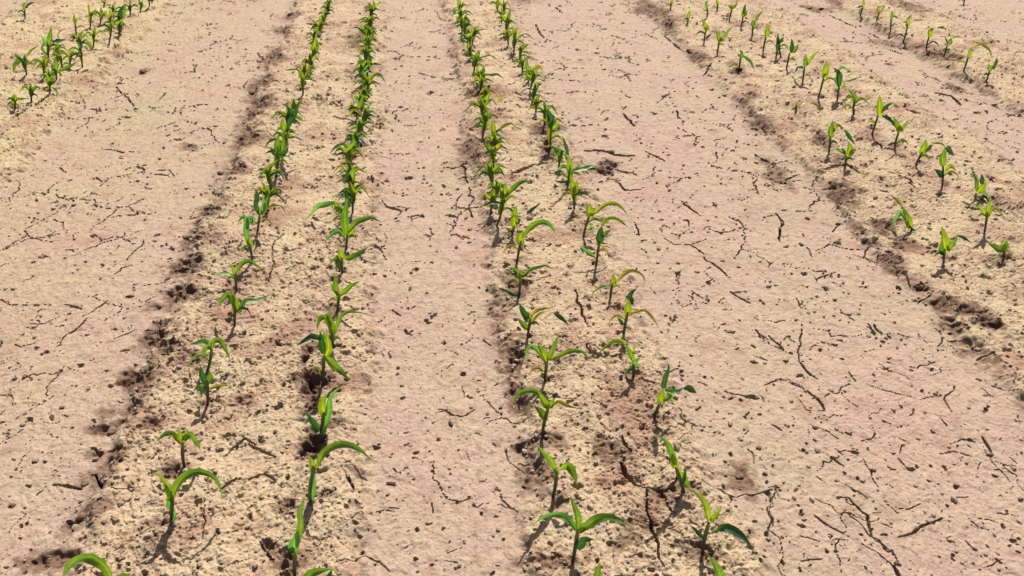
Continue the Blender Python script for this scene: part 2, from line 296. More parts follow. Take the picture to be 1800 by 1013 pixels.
P G 815,525 855,410 | g 22 865,410 890,340 | y 15 850,400 820,310 | t 11 900,350 960,340 1035,370 # over a dark hollow
P G 1000,650 1045,520 | y 17 1045,530 1060,460 1090,430 | t 13 1090,430 1150,400 1230,450 1265,530 # with hooked brown leaf
P G 1205,750 1240,640 | g 15 1240,650 1230,580 | g 16 1250,630 1300,600 | d 14 1280,600 1310,520 # last at the right edge
P H 1000,50 1010,-20 | d 14 1010,-10 1015,-60 # alone, topmost right
T 20 80 6.71
P L 450,570 455,460 | y 20 455,470 430,380 410,330 | g 24 460,470 490,390 | g 14 480,500 560,580 # green, lowest of the clump
P L 530,400 530,290 | g 26 530,300 535,200 500,120 | g 17 560,300 660,265 780,195 | y 10 545,300 600,360 | g 18 520,300 470,230 # dense with right leaf spread
P L 180,350 150,180 | g 17 140,190 90,190 40,230 20,330 | y 13 165,170 200,110 250,50 330,0 | g 12 130,170 70,120 30,80 # wide spread, left edge
P L 35,760 48,640 | y 22 48,650 40,570 | y 13 60,640 120,640 190,625 # cut by the left edge
T 20 0 6.71
P L 430,720 440,540 | g 22 440,550 460,430 470,310 | d 24 490,510 560,490 645,470 | p 22 440,560 410,500 350,420 | g 16 430,650 370,570 400,480 | t 10 540,430 580,370 640,330 # tallest of the clump
P L 835,800 825,600 | d 17 825,610 840,520 885,455 | g 20 885,455 930,520 945,600 | g 13 820,600 800,560 # with hooked leaf, apart to the right
P L 1150,495 1185,310 | y 20 1185,320 1210,260 1260,250 | y 14 1180,310 1150,270 # yellow hearted
P L 1290,370 1300,260 | d 28 1300,270 1290,150 1330,50 | g 24 1310,250 1340,130 1340,20 | d 16 1300,270 1260,200 1220,190 # dark leafy
P L 930,320 940,180 | y 16 940,190 920,100 910,30 | y 14 945,180 1000,110 | y 16 940,200 960,130 # pale forked
P K 770,440 752,270 | g 16 752,280 740,170 | y 12 760,270 780,200 # slim green
P K 1085,90 1100,30 | y 16 1100,40 1120,-30 | g 10 1090,40 1060,-10 # top edge, small
P K 160,220 158,110 | y 20 158,120 150,20 | d 16 165,110 220,50 280,30 # upper left corner
T 120 0 6.71
P L 850,135 870,50 | y 14 870,60 880,0 | g 12 865,60 820,-20 # small, beside bare path
P L 980,30 1010,-20 | d 16 1010,-10 1020,-60 | d 12 1000,-10 940,20 # farthest, top edge
"""

cracks = []                                         # (world polyline Nx2, half width m, depth m)
for ox, oy, s, ln in parse(CRACKS, 'C'):
    w, rest = ln.split(':')
    for pl in rest.split(';'):
        pts = [on_z(ox + float(p.split(',')[0]) / s, oy + float(p.split(',')[1]) / s)[:2] for p in pl.split()]
        mid = pts[len(pts) // 2]
        dep = mid[1] * math.cos(TH) + CAMH * math.sin(TH)
        hw = (0.24 if float(w) < 6 else .34) * float(w) * dep / F
        cracks.append((np.array(pts), hw, min(0.055, 7.0 * hw + 0.010)))
hollows = []
for ox, oy, s, ln in parse(HOLLOWS, 'H'):
    for it in ln.split(';'):
        c, r, d, m = it.split()
        cx, cy = [float(v) for v in c.split(',')]
        rx, ry = [float(v) for v in r.split(',')]
        px, py = ox + cx / s, oy + cy / s
        p = on_z(px, py)
        q = on_z(px + rx / s, py)
        v1, v2 = on_z(px, py - ry / s), on_z(px, py + ry / s)
        hollows.append((p[0], p[1], abs(q[0] - p[0]), abs(v1[1] - v2[1]) / 2, float(d) / 1000, float(m)))

for ox, oy, s, ln in parse(PLANTS, 'P'):            # shallow seed slot at each stem, plant shade painted on its near left
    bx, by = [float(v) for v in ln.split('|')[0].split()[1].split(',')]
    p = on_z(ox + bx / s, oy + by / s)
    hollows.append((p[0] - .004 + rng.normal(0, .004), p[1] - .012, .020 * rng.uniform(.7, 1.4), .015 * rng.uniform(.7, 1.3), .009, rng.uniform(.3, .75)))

# ---------------------------------------------------------------- ground height field
def vnoise(x, y, cell, seed):
    r = np.random.default_rng(seed)
    n = 256
    g = r.random((n, n)).astype(np.float32) * 2 - 1
    X, Y = x / cell, y / cell
    xi, yi = np.floor(X).astype(np.int64), np.floor(Y).astype(np.int64)
    fx, fy = X - xi, Y - yi
    fx, fy = fx * fx * (3 - 2 * fx), fy * fy * (3 - 2 * fy)
    x0, x1, y0, y1 = xi % n, (xi + 1) % n, yi % n, (yi + 1) % n
    return (g[x0, y0] * (1 - fx) + g[x1, y0] * fx) * (1 - fy) + (g[x0, y1] * (1 - fx) + g[x1, y1] * fx) * fy

def sstep(a, b, v):
    t = np.clip((v - a) / (b - a), 0, 1)
    return t * t * (3 - 2 * t)

EDGES = [u_px(400, 300), u_px(652, 520), u_px(868, 520), u_px(1150, 600), u_px(1500, 400), u_px(1500, 400) + 0.92]
EDGES_L = [u_px(190, 120) - 1.0, u_px(190, 120) + 0.02]
BEDS = [(EDGES_L[0], EDGES_L[1]), (EDGES[0], EDGES[1]), (EDGES[2], EDGES[3]), (EDGES[4], EDGES[5]),
        (u_px(1640, 110), u_px(1640, 110) + 0.6)]
def bedmask(x, y):
    u = u_of(x, y) + 0.03 * vnoise(x, y, 0.22, 11) + 0.015 * vnoise(x, y, 0.07, 12)
    m = np.zeros_like(u)
    for a, b in BEDS:
        m = np.maximum(m, sstep(a - .03, a + .05, u) * (1 - sstep(b - .05, b + .05, u)))
    return m

# one sheet: fine where the camera looks, coarse out to the horizon
def spread(core, lo_out, hi_out):
    return np.concatenate([lo_out, core, hi_out])
vv = np.linspace(1085, -130, 940)                  # fine rows, spacing grows with distance like the picture's
ycore = np.array([on_z(900, v)[1] for v in vv])
ys = spread(ycore, np.array([-400, -60, -10, -2, 0.0, 0.4, 0.7]), ycore[-1] * np.geomspace(1.03, 60, 24))
NXC = 1220
xi = spread(np.linspace(-1, 1, NXC), -np.geomspace(60, 1.01, 22), np.geomspace(1.01, 60, 22))
def halfw(y):
    return 0.80 * (np.maximum(y, 0.75) * math.cos(TH) + CAMH * math.sin(TH))
NX, NY = len(xi), len(ys)
GX = xi[None, :] * halfw(ys)[:, None]
GY = np.repeat(ys[:, None], NX, 1)

def base_height(x, y):
    bm = bedmask(x, y)
    h = 0.016 * bm + 0.004 * vnoise(x, y, 0.35, 1)
    edge = 4 * bm * (1 - bm)
    h += (0.0012 + 0.0062 * bm) * vnoise(x, y, 0.085, 2) + .0035 * vnoise(x, y, .17, 36)
    h += .011 * edge * vnoise(x, y, .035, 37) + .005 * edge * vnoise(x, y, .016, 38)
    wx = x + 0.012 * vnoise(x, y, 0.03, 31); wy = y + 0.012 * vnoise(x, y, 0.03, 32)
    rough = bm * (0.55 + 0.75 * sstep(-.5, .6, vnoise(x, y, 0.16, 33)))
    h += (0.0006 + 0.0062 * rough) * np.sqrt(np.abs(vnoise(wx, wy, 0.048, 3)) + .01)
    h += (0.0007 + 0.0036 * rough) * np.sqrt(np.abs(vnoise(wx, wy, 0.021, 4)) + .01)
    h += 0.0016 * (1 - bm) * vnoise(wx, wy, 0.034, 34) + 0.0010 * (1 - bm) * sstep(.0, .35, vnoise(wx, wy, 0.02, 35))
    h += (0.0013 + 0.0020 * rough) * vnoise(wx, wy, 0.0095, 5)
    h += (0.0008 + 0.0012 * rough) * vnoise(x, y, 0.005, 6)
    return h, bm
HGT, BM = base_height(GX, GY)
DAMP = np.zeros_like(HGT)  # moist brown soil tone plus painted hollow, stem and trench shade
inner = (ys > 0.6) & (ys < 12)
ROW0, ROW1 = int(np.argmax(inner)), int(len(ys) - np.argmax(inner[::-1]))
COL0 = 22

def window(x0, x1, y0, y1):
    r0, r1 = np.searchsorted(ys, y0), np.searchsorted(ys, y1)
    if r1 - r0 < 1: r1 = r0 + 1
    wa, wb = halfw(ys[min(r0, NY - 1)]), halfw(ys[min(r1, NY - 1)])
    lo, hi = min(x0 / wa, x0 / wb), max(x1 / wa, x1 / wb)
    c0, c1 = np.searchsorted(xi, lo), np.searchsorted(xi, hi)
    return slice(max(0, r0), min(NY, r1 + 1)), slice(max(0, c0), min(NX, c1 + 1))

def carve(pts, hw, depth, damp=0.25, jag=True):
    if jag:                                        # break the traced line into an irregular one
        out = [pts[0]]
        for a, b in zip(pts[:-1], pts[1:]):
            L = np.linalg.norm(b - a); n = max(1, int(L / 0.02))
            nrm = np.array([-(b - a)[1], (b - a)[0]]) / max(L, 1e-6)
            for k in range(1, n + 1):
                q = a + (b - a) * k / n
                if k < n: q = q + nrm * rng.normal(0, 0.0036)
                out.append(q)
        pts = np.array(out)
    pad = hw * 1.6
    n = len(pts)
    for k in range(n - 1):
        a, b = pts[k], pts[k + 1]
        rs, cs = window(min(a[0], b[0]) - pad, max(a[0], b[0]) + pad, min(a[1], b[1]) - pad, max(a[1], b[1]) + pad)
        X, Y = GX[rs, cs], GY[rs, cs]
        if X.size == 0: continue
        d = b - a; L2 = max(d @ d, 1e-9)
        t = np.clip(((X - a[0]) * d[0] + (Y - a[1]) * d[1]) / L2, 0, 1)
        dist = np.hypot(X - a[0] - t * d[0], Y - a[1] - t * d[1])
        s = (k + t) / max(n - 1, 1)
        wloc = hw * (0.35 + 0.65 * np.sin(np.pi * np.clip(s, 0.02, 0.98)) ** 0.5)
        prof = 1 - sstep(0.6, 1.0, dist / wloc + .3 * WARP[rs, cs])
        tgt = -depth * prof
        D = CARVE[rs, cs]
        CARVE[rs, cs] = np.minimum(D, tgt)
CARVE = np.zeros_like(HGT)
WARP = vnoise(GX, GY, 0.007, 41) + .6 * vnoise(GX, GY, 0.018, 42)

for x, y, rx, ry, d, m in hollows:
    if d >= .03: rx *= 1.55; ry *= 1.15; d *= 1.35  # deep second-row hollows widened, plant shade painted into their colour
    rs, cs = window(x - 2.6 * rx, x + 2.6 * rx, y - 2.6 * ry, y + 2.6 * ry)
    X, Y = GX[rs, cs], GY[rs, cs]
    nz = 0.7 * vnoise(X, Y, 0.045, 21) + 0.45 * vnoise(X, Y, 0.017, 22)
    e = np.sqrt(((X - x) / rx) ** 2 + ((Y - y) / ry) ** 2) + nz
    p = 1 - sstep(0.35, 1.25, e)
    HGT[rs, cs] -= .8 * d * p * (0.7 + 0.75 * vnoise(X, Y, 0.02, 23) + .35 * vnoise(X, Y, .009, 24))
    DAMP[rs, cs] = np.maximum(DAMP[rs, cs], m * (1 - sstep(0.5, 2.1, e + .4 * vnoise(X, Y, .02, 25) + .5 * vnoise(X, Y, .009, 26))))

# moist crumbly soil in bands along bed shoulders; last band paints trench shade
_u = u_of(GX, GY)
for e_, wd, st in ((EDGES[0] + .0, .055, .78), (EDGES[2] + .01, .05, .7), (EDGES[4] + .03, .07, .8), (EDGES[1] - .0, .03, .3), (BEDS[4][0], .07, .7), (u_px(555, 720), .03, .7)):
    n_ = .16 + 1.3 * vnoise(GX, GY, .07, 51) + 1.1 * vnoise(GX, GY, .022, 52) + .7 * vnoise(GX, GY, .009, 54)
    lo_ = .5 + .9 * vnoise(GX, GY, .28, 57)
    bnd = np.clip(lo_, .15, 1) * np.exp(-((_u - e_ + .015 * vnoise(GX, GY, .12, 53)) / wd) ** 2)
    DAMP = np.maximum(DAMP, st * np.clip(n_, 0, 1) * bnd)
    HGT += st * bnd * (.011 * np.sqrt(np.abs(vnoise(GX, GY, .03, 55))) + .006 * vnoise(GX, GY, .013, 56) - .006)
del _u, n_, bnd
# crusted lanes break into an incomplete net of hairline cracks
def crack_net(cell, seed, width, keep, depth):
    r = np.random.default_rng(seed); n = 128
    jx, jy = r.random((n, n)), r.random((n, n))
    X = GX + .018 * vnoise(GX, GY, .05, seed + 1) + .006 * vnoise(GX, GY, .014, seed + 3)
    Y = (GY + .018 * vnoise(GX, GY, .05, seed + 2) + .006 * vnoise(GX, GY, .014, seed + 4))
    X = X / cell; Y = Y / cell
    ix, iy = np.floor(X).astype(int), np.floor(Y).astype(int)
    f1 = np.full(X.shape, 9.); f2 = np.full(X.shape, 9.)
    for dx in (-1, 0, 1):
        for dy in (-1, 0, 1):
            cx, cy = ix + dx, iy + dy
            d = np.hypot(cx + jx[cx % n, cy % n] - X, cy + jy[cx % n, cy % n] - Y)
            f2 = np.where(d < f1, f1, np.minimum(f2, d)); f1 = np.minimum(f1, d)
    gap = (f2 - f1) * cell * .5
    k = vnoise(GX, GY, cell * .8, seed + 5) + .5 * vnoise(GX, GY, cell * .3, seed + 6)
    wd = width * np.clip(GY / 1.6, 1, 2.4) * np.clip((k - keep) * 2.5, 0, 1)
    return -depth * (1 - sstep(.6, 1.0, gap / np.maximum(wd, 1e-5))) * (k > keep) * (1 - .8 * BM)
CARVE = np.minimum(CARVE, crack_net(.21, 61, .0011, .14, .014))
CARVE = np.minimum(CARVE, crack_net(.08, 71, .0012, .62, .008))
for pts, hw, dep in cracks:
    carve(pts, hw, dep)

# many short natural cracks and flaked slits, lengthwise in the lanes
def rnd_place():
    px, py = rng.uniform(-120, 1920), rng.uniform(-120, 1060)
    # spread evenly over the picture, real size grows with distance
    return on_z(px, py)[:2], px, py
for k in range(150):
    p, px, py = rnd_place()
    dep = p[1] * math.cos(TH) + CAMH * math.sin(TH)
    right = px > 1100 and bedmask(p[:1], p[1:2])[0] < .5
    ang = rng.normal(.6, .22) if (right and rng.random() < .8) else rng.normal(0, .6)
    L = rng.gamma(2.2, 8.0)
    q = [np.array([px, py])]
    for j in range(4):
        ang += rng.normal(0, .4)
        q.append(q[-1] + L / 4 * np.array([math.cos(ang), math.sin(ang)]))
    hw = rng.uniform(.55, 1.1) * dep / F
    carve(np.array([on_z(*v)[:2] for v in q]), hw, min(.022, 5 * hw), jag=False)
# small pits
for k in range(3300):
    p, px, py = rnd_place()
    dep = p[1] * math.cos(TH) + CAMH * math.sin(TH)
    b = bedmask(p[:1], p[1:2])[0]
    if b < .5 and rng.random() < .5: continue
    ra = (1.1 + rng.gamma(1.6, .55)) * dep / F
    an = rng.uniform(0, math.pi); el = rng.uniform(1, 2.2)
    rs, cs = window(p[0] - ra * 3, p[0] + ra * 3, p[1] - ra * 3, p[1] + ra * 3)
    X, Y = GX[rs, cs] - p[0], GY[rs, cs] - p[1]
    if X.size == 0: continue
    A, B = X * math.cos(an) + Y * math.sin(an), -X * math.sin(an) + Y * math.cos(an)
    e = np.sqrt((A / (ra * el)) ** 2 + (B / ra) ** 2)
    CARVE[rs, cs] = np.minimum(CARVE[rs, cs], -min(.016, 3.2 * ra) * (1 - sstep(.6, 1.15, e + .75 * WARP[rs, cs])))
# raised crumbs fused to the beds
for k in range(1500):
    p, px, py = rnd_place()
    dep = p[1] * math.cos(TH) + CAMH * math.sin(TH)
    b = bedmask(p[:1], p[1:2])[0]
    if b < .4: continue
    ra = rng.uniform(2.5, 7.5) * dep / F
    rs, cs = window(p[0] - ra * 2, p[0] + ra * 2, p[1] - ra * 2, p[1] + ra * 2)
    X, Y = GX[rs, cs] - p[0], GY[rs, cs] - p[1]
    if X.size == 0: continue
    an = rng.uniform(0, math.pi); el = rng.uniform(1, 1.6)
    A, B = X * math.cos(an) + Y * math.sin(an), -X * math.sin(an) + Y * math.cos(an)
    e = np.sqrt((A / (ra * el)) ** 2 + (B / ra) ** 2) + .5 * WARP[rs, cs]
    HGT[rs, cs] += min(.010, .75 * ra) * (1 - sstep(.5, 1.0, e))
HGT += CARVE
far = sstep(8, 14, np.hypot(GX, GY))
HGT *= (1 - far)

def ground_z(x, y):
    r = int(np.clip(np.searchsorted(ys, y), 1, NY - 1))
    w = halfw(ys[r])
    c = int(np.clip(np.searchsorted(xi, x / w), 1, NX - 1))
    return float(HGT[r, c])

def mesh_from(name, V, Fc, mats=(), smooth=True, attrs=None):
    V = np.asarray(V, dtype=np.float32); Fc = np.asarray(Fc, dtype=np.int32)
    me = bpy.data.meshes.new(name)
    nf, k = Fc.shape
    me.vertices.add(len(V)); me.loops.add(nf * k); me.polygons.add(nf)
    me.vertices.foreach_set("co", V.ravel())
    me.loops.foreach_set("vertex_index", Fc.ravel())
    me.polygons.foreach_set("loop_start", np.arange(0, nf * k, k, dtype=np.int32))
    me.polygons.foreach_set("use_smooth", np.full(nf, smooth, dtype=bool))
    me.update(calc_edges=True)
    for m in mats: me.materials.append(m)
    for an, av in (attrs or {}).items():
        a = me.attributes.new(an, 'FLOAT', 'POINT'); a.data.foreach_set("value", np.asarray(av, dtype=np.float32).ravel())
    return me

# ---------------------------------------------------------------- materials
def new_mat(name):
    m = bpy.data.materials.new(name); m.use_nodes = True
    nt = m.node_tree; b = nt.nodes["Principled BSDF"]
    return m, nt, b
def nd(nt, t, **kw):
    n = nt.nodes.new(t)
    for k, v in kw.items(): setattr(n, k, v)
    return n
def noise(nt, vec, scale, detail=4, rough=.6):
    n = nd(nt, "ShaderNodeTexNoise"); n.inputs["Scale"].default_value = scale
    n.inputs["Detail"].default_value = detail; n.inputs["Roughness"].default_value = rough
    nt.links.new(vec, n.inputs["Vector"]); return n.outputs["Fac"]
def ramp(nt, fac, stops):
    r = nd(nt, "ShaderNodeValToRGB"); e = r.color_ramp.elements
    e[0].position, e[0].color = stops[0][0], (*stops[0][1], 1)
    e[1].position, e[1].color = stops[-1][0], (*stops[-1][1], 1)
    for p, c in stops[1:-1]:
        x = e.new(p); x.color = (*c, 1)
    nt.links.new(fac, r.inputs[0]); return r.outputs[0]
def mixc(nt, f, a, b, mode='MIX'):
    m = nd(nt, "ShaderNodeMix", data_type='RGBA', blend_type=mode)
    for s, v in ((m.inputs[0], f), (m.inputs[6], a), (m.inputs[7], b)):
        if isinstance(v, (int, float)): s.default_value = v
        elif isinstance(v, tuple): s.default_value = (*v, 1)
        else: nt.links.new(v, s)
    return m.outputs[2]

def soil_material():
    m, nt, b = new_mat("dry_clay_soil")
    co = nd(nt, "ShaderNodeTexCoord").outputs["Object"]
    bed = nd(nt, "ShaderNodeAttribute", attribute_name="bed").outputs["Fac"]
    damp = nd(nt, "ShaderNodeAttribute", attribute_name="damp").outputs["Fac"]  # moist soil tone and painted shade together
    lane = ramp(nt, noise(nt, co, 2.3, 4), [(.3, (.282, .188, .148)), (.45, (.280, .200, .153)), (.58, (.276, .208, .150)), (.72, (.268, .212, .144))])
    bedc = ramp(nt, noise(nt, co, 5.0, 5), [(.36, (.225, .135, .090)), (.47, (.318, .232, .152)), (.7, (.345, .280, .175))])
    bf = nd(nt, "ShaderNodeMath", operation='MULTIPLY_ADD'); bf.inputs[1].default_value = 1.5; bf.inputs[2].default_value = -.72
    nt.links.new(noise(nt, co, 7, 6, .7), bf.inputs[0])
    bs = nd(nt, "ShaderNodeMath", operation='MULTIPLY_ADD', use_clamp=True); bs.inputs[1].default_value = .85
    nt.links.new(bed, bs.inputs[0]); nt.links.new(bf.outputs[0], bs.inputs[2])
    c = mixc(nt, bs.outputs[0], lane, bedc)
    tan = nd(nt, "ShaderNodeAttribute", attribute_name="tan").outputs["Fac"]
    c = mixc(nt, tan, c, mixc(nt, 1.0, c, (.99, 1.01, .94), 'MULTIPLY'))
    fine = ramp(nt, noise(nt, co, 42, 6, .7), [(.28, (.66, .61, .56)), (.5, (1, 1, 1)), (.75, (1.12, 1.11, 1.08))])
    c = mixc(nt, 1.0, c, fine, 'MULTIPLY')
    grain = ramp(nt, noise(nt, co, 240, 3, .6), [(.33, (.66, .62, .58)), (.46, (1, 1, 1)), (.9, (1.04, 1.04, 1.04))])
    c = mixc(nt, .75, c, grain, 'MULTIPLY')
    sp = ramp(nt, noise(nt, co, 120, 2, .5), [(.70, (0, 0, 0)), (.76, (1, 1, 1))])
    c = mixc(nt, sp, c, (.12, .07, .045))
    red = ramp(nt, noise(nt, co, 8, 3, .5), [(.58, (0, 0, 0)), (.74, (1, 1, 1))])
    c = mixc(nt, mixc(nt, .6, (0., 0., 0.), red), c, (.20, .11, .075))
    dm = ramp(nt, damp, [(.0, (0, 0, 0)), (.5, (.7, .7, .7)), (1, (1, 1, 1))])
    c = mixc(nt, dm, c, (.112, .064, .042))  # moist brown soil tone, also painting stem and trench shade
    nt.links.new(c, b.inputs["Base Color"])
    b.inputs["Roughness"].default_value = .95
    b.inputs["Specular IOR Level"].default_value = .15
    bm = nd(nt, "ShaderNodeBump"); bm.inputs["Strength"].default_value = .55; bm.inputs["Distance"].default_value = .004
    mx = nd(nt, "ShaderNodeMath", operation='ADD')
    nt.links.new(noise(nt, co, 130, 5, .7), mx.inputs[0]); nt.links.new(noise(nt, co, 380, 3, .6), mx.inputs[1])
    nt.links.new(mx.outputs[0], bm.inputs["Height"]); nt.links.new(bm.outputs[0], b.inputs["Normal"])
    return m
def clod_material(name, c1, c2):
    m, nt, b = new_mat(name)
    co = nd(nt, "ShaderNodeTexCoord").outputs["Object"]
    nt.links.new(ramp(nt, noise(nt, co, 60, 5, .7), [(.3, c1), (.7, c2)]), b.inputs["Base Color"])
    b.inputs["Roughness"].default_value = .95; b.inputs["Specular IOR Level"].default_value = .15
    bm = nd(nt, "ShaderNodeBump"); bm.inputs["Strength"].default_value = .6; bm.inputs["Distance"].default_value = .004
    nt.links.new(noise(nt, co, 160, 5, .7), bm.inputs["Height"]); nt.links.new(bm.outputs[0], b.inputs["Normal"])
    return m
def leaf_material(name, c_base, c_tip, trans):
    m, nt, b = new_mat(name)
    t = nd(nt, "ShaderNodeAttribute", attribute_name="along").outputs["Fac"]
    w = nd(nt, "ShaderNodeAttribute", attribute_name="across").outputs["Fac"]
    co = nd(nt, "ShaderNodeTexCoord").outputs["Object"]
    c = ramp(nt, t, [(0, c_base), (.45, tuple((a + 2 * d) / 3 for a, d in zip(c_base, c_tip))), (.86, c_tip), (1, (.17, .13, .03))])
    # pale midrib and fine parallel veins
    rib = ramp(nt, w, [(0, (1.9, 1.7, 1.6)), (.07, (1.5, 1.4, 1.3)), (.16, (1, 1, 1)), (1, (.85, .9, .85))])
    c = mixc(nt, 1.0, c, rib, 'MULTIPLY')
    wv = nd(nt, "ShaderNodeMath", operation='SINE'); ml = nd(nt, "ShaderNodeMath", operation='MULTIPLY'); ml.inputs[1].default_value = 38
    nt.links.new(w, ml.inputs[0]); nt.links.new(ml.outputs[0], wv.inputs[0])
    vn = ramp(nt, wv.outputs[0], [(0, (.80, .84, .78)), (1, (1.08, 1.06, 1))])
    c = mixc(nt, .7, c, vn, 'MULTIPLY')
    blot = ramp(nt, noise(nt, co, 55, 3), [(.3, (.66, .72, .62)), (.7, (1.25, 1.15, 1.05))])
    c = mixc(nt, .8, c, blot, 'MULTIPLY')
    nt.links.new(c, b.inputs["Base Color"])
    b.inputs["Roughness"].default_value = .5
    b.inputs["Specular IOR Level"].default_value = .3
    tr = nd(nt, "ShaderNodeBsdfTranslucent")
    tc = mixc(nt, 1.0, c, trans, 'MULTIPLY')
    nt.links.new(tc, tr.inputs[0])
    ad = nd(nt, "ShaderNodeAddShader")
    nt.links.new(b.outputs[0], ad.inputs[0]); nt.links.new(tr.outputs[0], ad.inputs[1])
    nt.links.new(ad.outputs[0], nt.nodes["Material Output"].inputs[0])
    return m
def stem_material():
    m, nt, b = new_mat("stem_green_purple")
    t = nd(nt, "ShaderNodeAttribute", attribute_name="along").outputs["Fac"]
    c = ramp(nt, t, [(0, (.035, .018, .016)), (.25, (.045, .028, .018)), (.5, (.035, .06, .018)), (.8, (.075, .13, .015)), (1, (.18, .25, .015))])
    nt.links.new(c, b.inputs["Base Color"]); b.inputs["Roughness"].default_value = .5
    return m

SOIL = soil_material()
STEM = stem_material()
LEAF = {'g': leaf_material("leaf_green", (.11, .155, .018), (.042, .092, .017), (1.0, 1.15, .25)),
        'y': leaf_material("leaf_young_yellow_green", (.19, .225, .016), (.09, .145, .013), (.95, 1.0, .22)),
        'd': leaf_material("leaf_dark_green", (.022, .06, .018), (.012, .042, .018), (.7, 1.0, .4)),
        'p': leaf_material("leaf_pale_green", (.10, .18, .045), (.075, .165, .06), (.8, 1.0, .4)),
        't': leaf_material("leaf_thin_yellowing", (.20, .21, .03), (.16, .14, .03), (.9, .9, .3))}
CLOD = clod_material("crumbling_soil", (.09, .055, .036), (.20, .135, .09))
CRUMB = clod_material("soil_crumb", (.18, .13, .09), (.31, .235, .165))
DEBRIS = clod_material("plant_residue", (.03, .02, .014), (.08, .055, .03))

def put(name, me, parent=None, **props):
    o = bpy.data.objects.new(name, me); COL.objects.link(o)
    if parent: o.parent = parent
    for k, v in props.items(): o[k] = v
    return o

# ---------------------------------------------------------------- the ground sheet
idx = np.arange(NX * NY).reshape(NY, NX)
FQ = np.stack([idx[:-1, :-1], idx[:-1, 1:], idx[1:, 1:], idx[1:, :-1]], -1).reshape(-1, 4)
V = np.stack([GX, GY, HGT], -1).reshape(-1, 3)
gm = mesh_from("ground", V, FQ, [SOIL], False, {"bed": BM, "damp": DAMP, "tan": 1 - sstep(EDGES[0] - .5, EDGES[0] + .1, u_of(GX, GY) + .2 * vnoise(GX, GY, .4, 81))})  # "damp" holds moist soil tone and painted shade
put("ground", gm, kind="structure")

# ---------------------------------------------------------------- corn seedlings
# P base whorl | kind width_mm points... ; row letter first, then look words after '#'

def smooth_path(pts, n):
    pts = np.asarray(pts, float)
    if len(pts) == 2:
        t = np.linspace(0, 1, n)[:, None]
        return pts[0] * (1 - t) + pts[1] * t
    P = np.vstack([2 * pts[0] - pts[1], pts, 2 * pts[-1] - pts[-2]])
    seg = np.linalg.norm(np.diff(pts, axis=0), axis=1)
    cum = np.concatenate([[0], np.cumsum(seg)])
    out = []
    for s in np.linspace(0, cum[-1], n):
        i = min(int(np.searchsorted(cum, s, side='right') - 1), len(seg) - 1)
        t = (s - cum[i]) / max(seg[i], 1e-9)
        a, b, c, d = P[i], P[i + 1], P[i + 2], P[i + 3]
        out.append(0.5 * ((2 * b) + (-a + c) * t + (2 * a - 5 * b + 4 * c - d) * t * t + (-a + 3 * b - 3 * c + d) * t ** 3))
    return np.array(out)

def leaf_mesh(path, width, mat, origin, fold=.5, tipcut=0.0, base_w=.5):
    n = len(path)
    T = np.gradient(path, axis=0); T /= np.linalg.norm(T, axis=1)[:, None] + 1e-9
    mz = float(np.mean(np.abs(T[:, 2])))
    N0 = np.array([rng.normal(0, .25), -.2 - .95 * mz + rng.normal(0, .15), .85 * (1 - .65 * mz)])
    tw = rng.normal(0, .35)
    V, al, ac = [], [], []
    prev = None
    wob = rng.uniform(0, 6.28)
    for i in range(n):
        t = i / (n - 1)
        W = np.cross(T[i], N0); l = np.linalg.norm(W)
        W = W / l if l > .15 else (prev if prev is not None else np.array([1., 0, 0]))
        if prev is not None and W @ prev < 0: W = -W
        prev = W
        Nn = np.cross(W, T[i]); Nn /= np.linalg.norm(Nn) + 1e-9
        a = tw * t
        W2 = W * math.cos(a) + Nn * math.sin(a); N2 = Nn * math.cos(a) - W * math.sin(a)
        if N2[2] < 0 and abs(N2[2]) > .2: pass
        prof = (base_w + (1 - base_w) * min(1, t / .32) ** .8) * max(0, 1 - max(0, (t - .3) / .7) ** 1.55)
        prof *= 1 + .05 * math.sin(wob * 3 + t * 23)
        w = max(width * .5 * prof, .0007)
        f = fold * (1 - .55 * t) + .35 * max(0, 1 - t * 4)
        rip = .16 * w * math.sin(wob + t * 15)
        for s, e in ((-1, 1), (-.5, .5), (0, 0), (.5, .5), (1, 1)):
            off = W2 * (s * w * math.cos(f * .8)) + N2 * (abs(s) * w * math.sin(f) + (rip * s if abs(s) == 1 else 0))
            V.append(path[i] + off - origin); al.append(t); ac.append(abs(s))
    Fc = []
    for i in range(n - 1):
        for j in range(4):
            a = i * 5 + j
            Fc.append((a, a + 1, a + 6, a + 5))
    return mesh_from("leaf", V, Fc, [mat], True, {"along": al, "across": ac})

def tube_mesh(path, radii, mat, origin, ns=8):
    n = len(path)
    T = np.gradient(path, axis=0); T /= np.linalg.norm(T, axis=1)[:, None] + 1e-9
    V, al = [], []
    for i in range(n):
        A = np.cross(T[i], [0, 1, 0]); A /= np.linalg.norm(A) + 1e-9
        B = np.cross(T[i], A)
        for j in range(ns):
            q = 2 * math.pi * j / ns
            V.append(path[i] + radii[i] * (math.cos(q) * A + .8 * math.sin(q) * B) - origin); al.append(i / (n - 1))
    Fc = [(i * ns + j, i * ns + (j + 1) % ns, (i + 1) * ns + (j + 1) % ns, (i + 1) * ns + j) for i in range(n - 1) for j in range(ns)]
    return mesh_from("stem", V, Fc, [mat], True, {"along": al})

